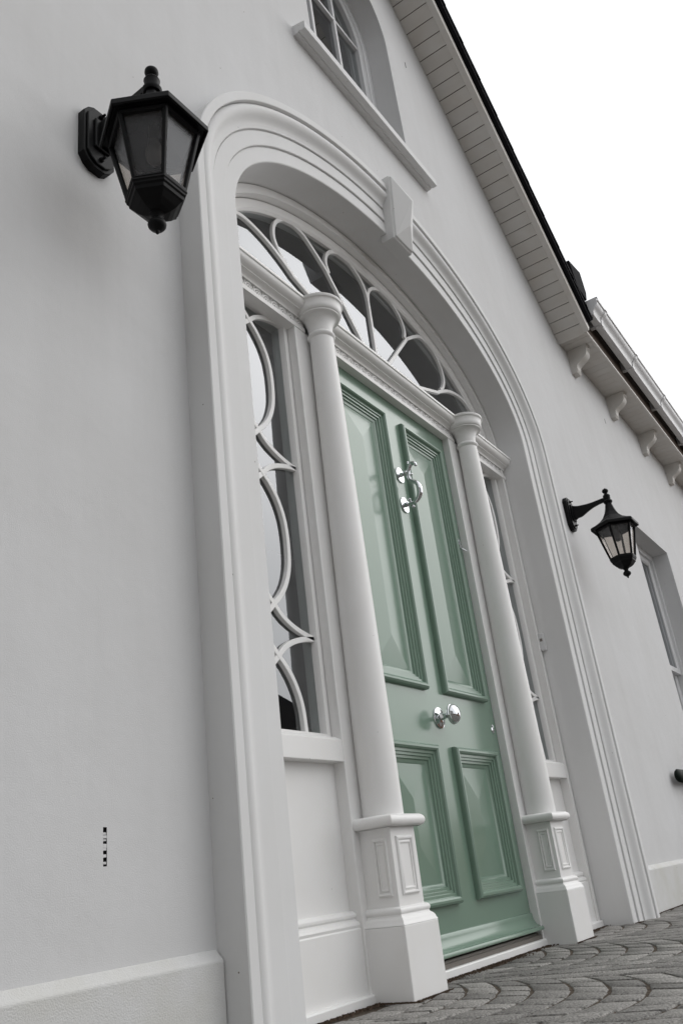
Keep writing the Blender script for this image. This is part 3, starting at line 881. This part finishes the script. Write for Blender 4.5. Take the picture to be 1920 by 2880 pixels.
# ------------------------------------------------------------------ wall lanterns
def make_lantern(loc, label, WY, zc):
    t = empty('wall_lantern', loc)
    tag(t, label, 'lantern', 'lanterns beside the front door')
    def octo(w, h, ch): return [(-w + ch, -h), (w - ch, -h), (w - ch * .45, -h + ch * .35), (w, -h + ch), (w, h - ch), (w - ch * .45, h - ch * .35), (w - ch, h), (-w + ch, h), (-w + ch * .45, h - ch * .35), (-w, h - ch), (-w, -h + ch), (-w + ch * .45, -h + ch * .35)]
    bp = MB()
    bp.yprism([(x, z + zc) for x, z in octo(.052, .108, .034)], WY - .026, WY + .004)
    bp.yprism([(x, z + zc) for x, z in octo(.044, .098, .030)], WY - .033, WY - .0262)
    bp.build('backplate', 'black', t, bevel=.003)
    for z in (zc - .078, zc + .078):
        sc = MB(); sc.lathe([(.007, WY - .033), (.007, WY - .038), (.004, WY - .041), (.0035, WY - .050), (.001, WY - .052)], 0, z, 10, axis='y'); sc.build('fixing_screw', 'black', t, smooth=40)
    MB().box(-.025, .025, WY - .042, WY - .0325, zc - .050, zc + .055).build('arm_socket', 'black', t, bevel=.004)
    top = spline([Vector(p) for p in ((WY - .040, zc + .050), (WY - .075, max(zc + .036, .184)), (.11, .184), (.05, .186), (0, .190))], 5)
    bot = spline([Vector(p) for p in ((0, .166), (.06, .160), (.11, .147), (WY - .085, .122), (WY - .060, zc - .036), (WY - .040, zc - .046))], 5)
    MB().prism([(p.x, p.y) for p in list(top) + list(bot)], lambda p, k: ((-.010, .010)[k], p[0], p[1])).build('arm', 'black', t, smooth=30, bevel=.003)
    fi_ = MB()
    fi_.lathe([(.023, .150), (.026, .156), (.026, .162), (.019, .168), (.020, .190), (.0215, .195), (.017, .203), (.010, .209), (.0095, .213), (.015, .218), (.0185, .226), (.0175, .233), (.012, .239), (.006, .2415), (.0055, .2435), (.003, .2455), (.0005, .246)], 0, 0, 24)
    fi_.build('finial', 'black', t, smooth=40)
    # concave six-sided roof with a deep rim
    rp = [(.017, .152), (.021, .140), (.027, .115), (.037, .088), (.053, .060), (.077, .036), (.108, .018), (.136, .006), (.140, .002), (.140, -.014), (.134, -.016), (.131, -.008), (.116, -.006), (.113, -.018), (.108, -.020), (.104, -.006), (.04, .03)]
    rm = MB(); rm.lathe(rp, 0, 0, 6)
    rm.build('roof', 'black', t, bevel=.0015)
    r0, z0, r1, z1 = .1115, -.016, .070, -.200
    for k in range(6):
        a = R(60 * k); b = R(60 * (k + 1))
        c0 = Vector((r0 * math.cos(a), r0 * math.sin(a), z0)); c1 = Vector((r1 * math.cos(a), r1 * math.sin(a), z1))
        MB().tube([c0, c1], [.0075, .0065], 6).build('corner_bar', 'black', t, bevel=.001)
        d0 = Vector((r0 * math.cos(b), r0 * math.sin(b), z0)); d1 = Vector((r1 * math.cos(b), r1 * math.sin(b), z1))
        n_ = -Vector((math.cos((a + b) / 2), math.sin((a + b) / 2), 0)) * .004
        pm = MB(); pm.add([c0 + n_, d0 + n_, d1 + n_, c1 + n_], [(0, 1, 2, 3)]); pm.build('pane', 'lglass', t)
        MB().tube([c0 + Vector((0, 0, -.004)), d0 + Vector((0, 0, -.004))], .007, 6).build('pane_rail', 'black', t)
        MB().tube([c1, d1], .0075, 6).build('pane_rail', 'black', t)
    bs = [(.066, -.196), (.0765, -.199), (.0775, -.207), (.0745, -.211), (.0735, -.216), (.069, -.220), (.067, -.229), (.062, -.233), (.050, -.246), (.036, -.256), (.020, -.262)]
    bm2 = MB(); bm2.lathe(bs, 0, 0, 6); bm2.build('base_tray', 'black', t, bevel=.0012)
    df = [(.017, -.258), (.0185, -.264), (.013, -.269), (.011, -.276), (.0135, -.280), (.0205, -.286), (.0225, -.292), (.0215, -.298), (.017, -.304), (.010, -.309), (.0055, -.312), (.005, -.317), (.002, -.321), (.0005, -.322)]
    MB().lathe(df, 0, 0, 24).build('drop_finial', 'black', t, smooth=40)
    bl = MB()
    bl.lathe([(.014, .028), (.014, -.020), (.013, -.022), (.020, -.045), (.0225, -.065), (.020, -.082), (.012, -.093), (.001, -.097)], 0, 0, 20)
    bl.build('bulb', 'bulb', t, smooth=40)
    return t
make_lantern((-1.772, -.226, 2.085), 'black hexagonal wall lantern nearest the camera, seen from below beside the arch', .228, .130)
make_lantern((1.842, -.250, 2.018), 'black hexagonal wall lantern on the far side of the door, near the sash window', .252, .155)

# ------------------------------------------------------------------ door bell
bt = empty('doorbell', (1.205, .100, 1.308))
tag(bt, 'small white doorbell push on the inner face of the arch', 'doorbell')
b = MB(); b.xprism([(-.015, -.045), (.015, -.045), (.015, .045), (-.015, .045)], -.020, .002); b.build('casing', 'pvc', bt, bevel=.004)
b = MB(); b.xprism([(-.007, .002), (.007, .002), (.007, .017), (-.007, .017)], -.0215, -.0195); b.build('button', 'alu', bt, bevel=.001)

# ------------------------------------------------------------------ bench by the wall, mostly out of frame
bn = empty('garden_bench', (3.30, -.042, 0))
tag(bn, 'dark green garden bench against the wall, only its rounded rail end in view', 'bench')
X0 = 2.625 - 3.30
rl = MB()
ends = [(X0 + .0005, .003), (X0 + .004, .014), (X0 + .012, .025), (X0 + .026, .034), (X0 + .045, .039), (X0 + .07, .040)]
pth = ends + [(1.35 - (x - X0) + X0 * 0, r) for x, r in reversed(ends)]
rows = []
for xx, r in [(e[0], e[1]) for e in ends] + [(1.42 - (e[0] - X0), e[1]) for e in reversed(ends)]:
    rows.append([(xx, .55 * r * math.cos(2 * PI * k / 20), .668 + r * math.sin(2 * PI * k / 20)) for k in range(20)])
rl.grid(rows, close_v=True)
rl.build('top_rail', 'benchg', bn, smooth=60)
for i in range(11):
    xx = X0 + .33 + i * .155
    MB().box(xx, xx + .11, -.012, .012, .36, .64).build('back_slat', 'benchg', bn, bevel=.004)
for i in range(5):
    MB().box(X0 + .34, 1.25, -.46 + i * .094, -.38 + i * .094, .385, .41).build('seat_slat', 'benchg', bn, bevel=.004)
for xx in (X0 + .38, 1.20):
    for yy in (-.43, .0):
        MB().box(xx - .025, xx + .025, yy - .025, yy + .025, 0, .385 if yy < -.1 else .64).build('leg', 'benchg', bn, bevel=.004)
    MB().box(xx - .025, xx + .025, -.46, .02, .34, .384).build('seat_rail', 'benchg', bn, bevel=.004)

# ------------------------------------------------------------------ house across the street (seen only in reflections)
nb_ = empty('neighbouring_house', (21, -17, 0))
nb_.rotation_euler = (0, 0, R(-40))
tag(nb_, 'brick house with dark tiled roof across the street, mirrored in the door glass', 'house')
n = MB(); n.box(-6, 6, -3.5, 3.5, -.02, 2.7); n.build('wall', 'brick', nb_)
n = MB(); n.xprism([(-4, 2.6), (4, 2.6), (0, 5.4)], -6.4, 6.4); rr_ = n.build('roof', 'tile', nb_)
n = MB(); n.box(3.2, 4.0, -.4, .4, 4.6, 6.4); n.build('chimney', 'brick', rr_)
for xx in (-3.5, 0, 3.5):
    n = MB(); n.box(xx - .6, xx + .6, 3.49, 3.53, .9, 2.1); wn = n.build('window', 'pvc', nb_)
    n = MB(); n.box(xx - .5, xx + .5, 3.531, 3.54, 1.0, 2.0); n.build('pane', 'hole', wn)

gw = MB(); gw.box(7, 40, -9.3, -9.0, -.02, 1.5)  # unseen wall, added to darken and tint reflections in the chrome
gwo = gw.build('added_reflection_wall', 'brick'); tag(gwo, 'low brick garden wall across the drive, mirrored in the chrome knob', 'wall', kind='thing')

oh = empty('sky_blocking_house', (-10.5, -5.5, 0))  # unseen house, added to cut sky light on left-facing surfaces
oh.rotation_euler = (0, 0, R(-80))
tag(oh, 'tall grey plastered house added out of view to block sky light from the left', 'house')
n = MB(); n.box(-9, 9, -3.2, 3.2, -.02, 5.6); n.build('wall', 'farplaster', oh)
n = MB(); n.xprism([(-3.7, 5.5), (3.7, 5.5), (0, 8.6)], -9.4, 9.4); n.build('roof', 'tile', oh)
for xx in range(-8, 9, 3):
    for zz in (.9, 3.5):
        n = MB(); n.box(xx - .6, xx + .6, 3.19, 3.23, zz, zz + 1.5); wn = n.build('window', 'pvc', oh)
        n = MB(); n.box(xx - .5, xx + .5, 3.231, 3.24, zz + .1, zz + 1.4); n.build('pane', 'hole', wn)
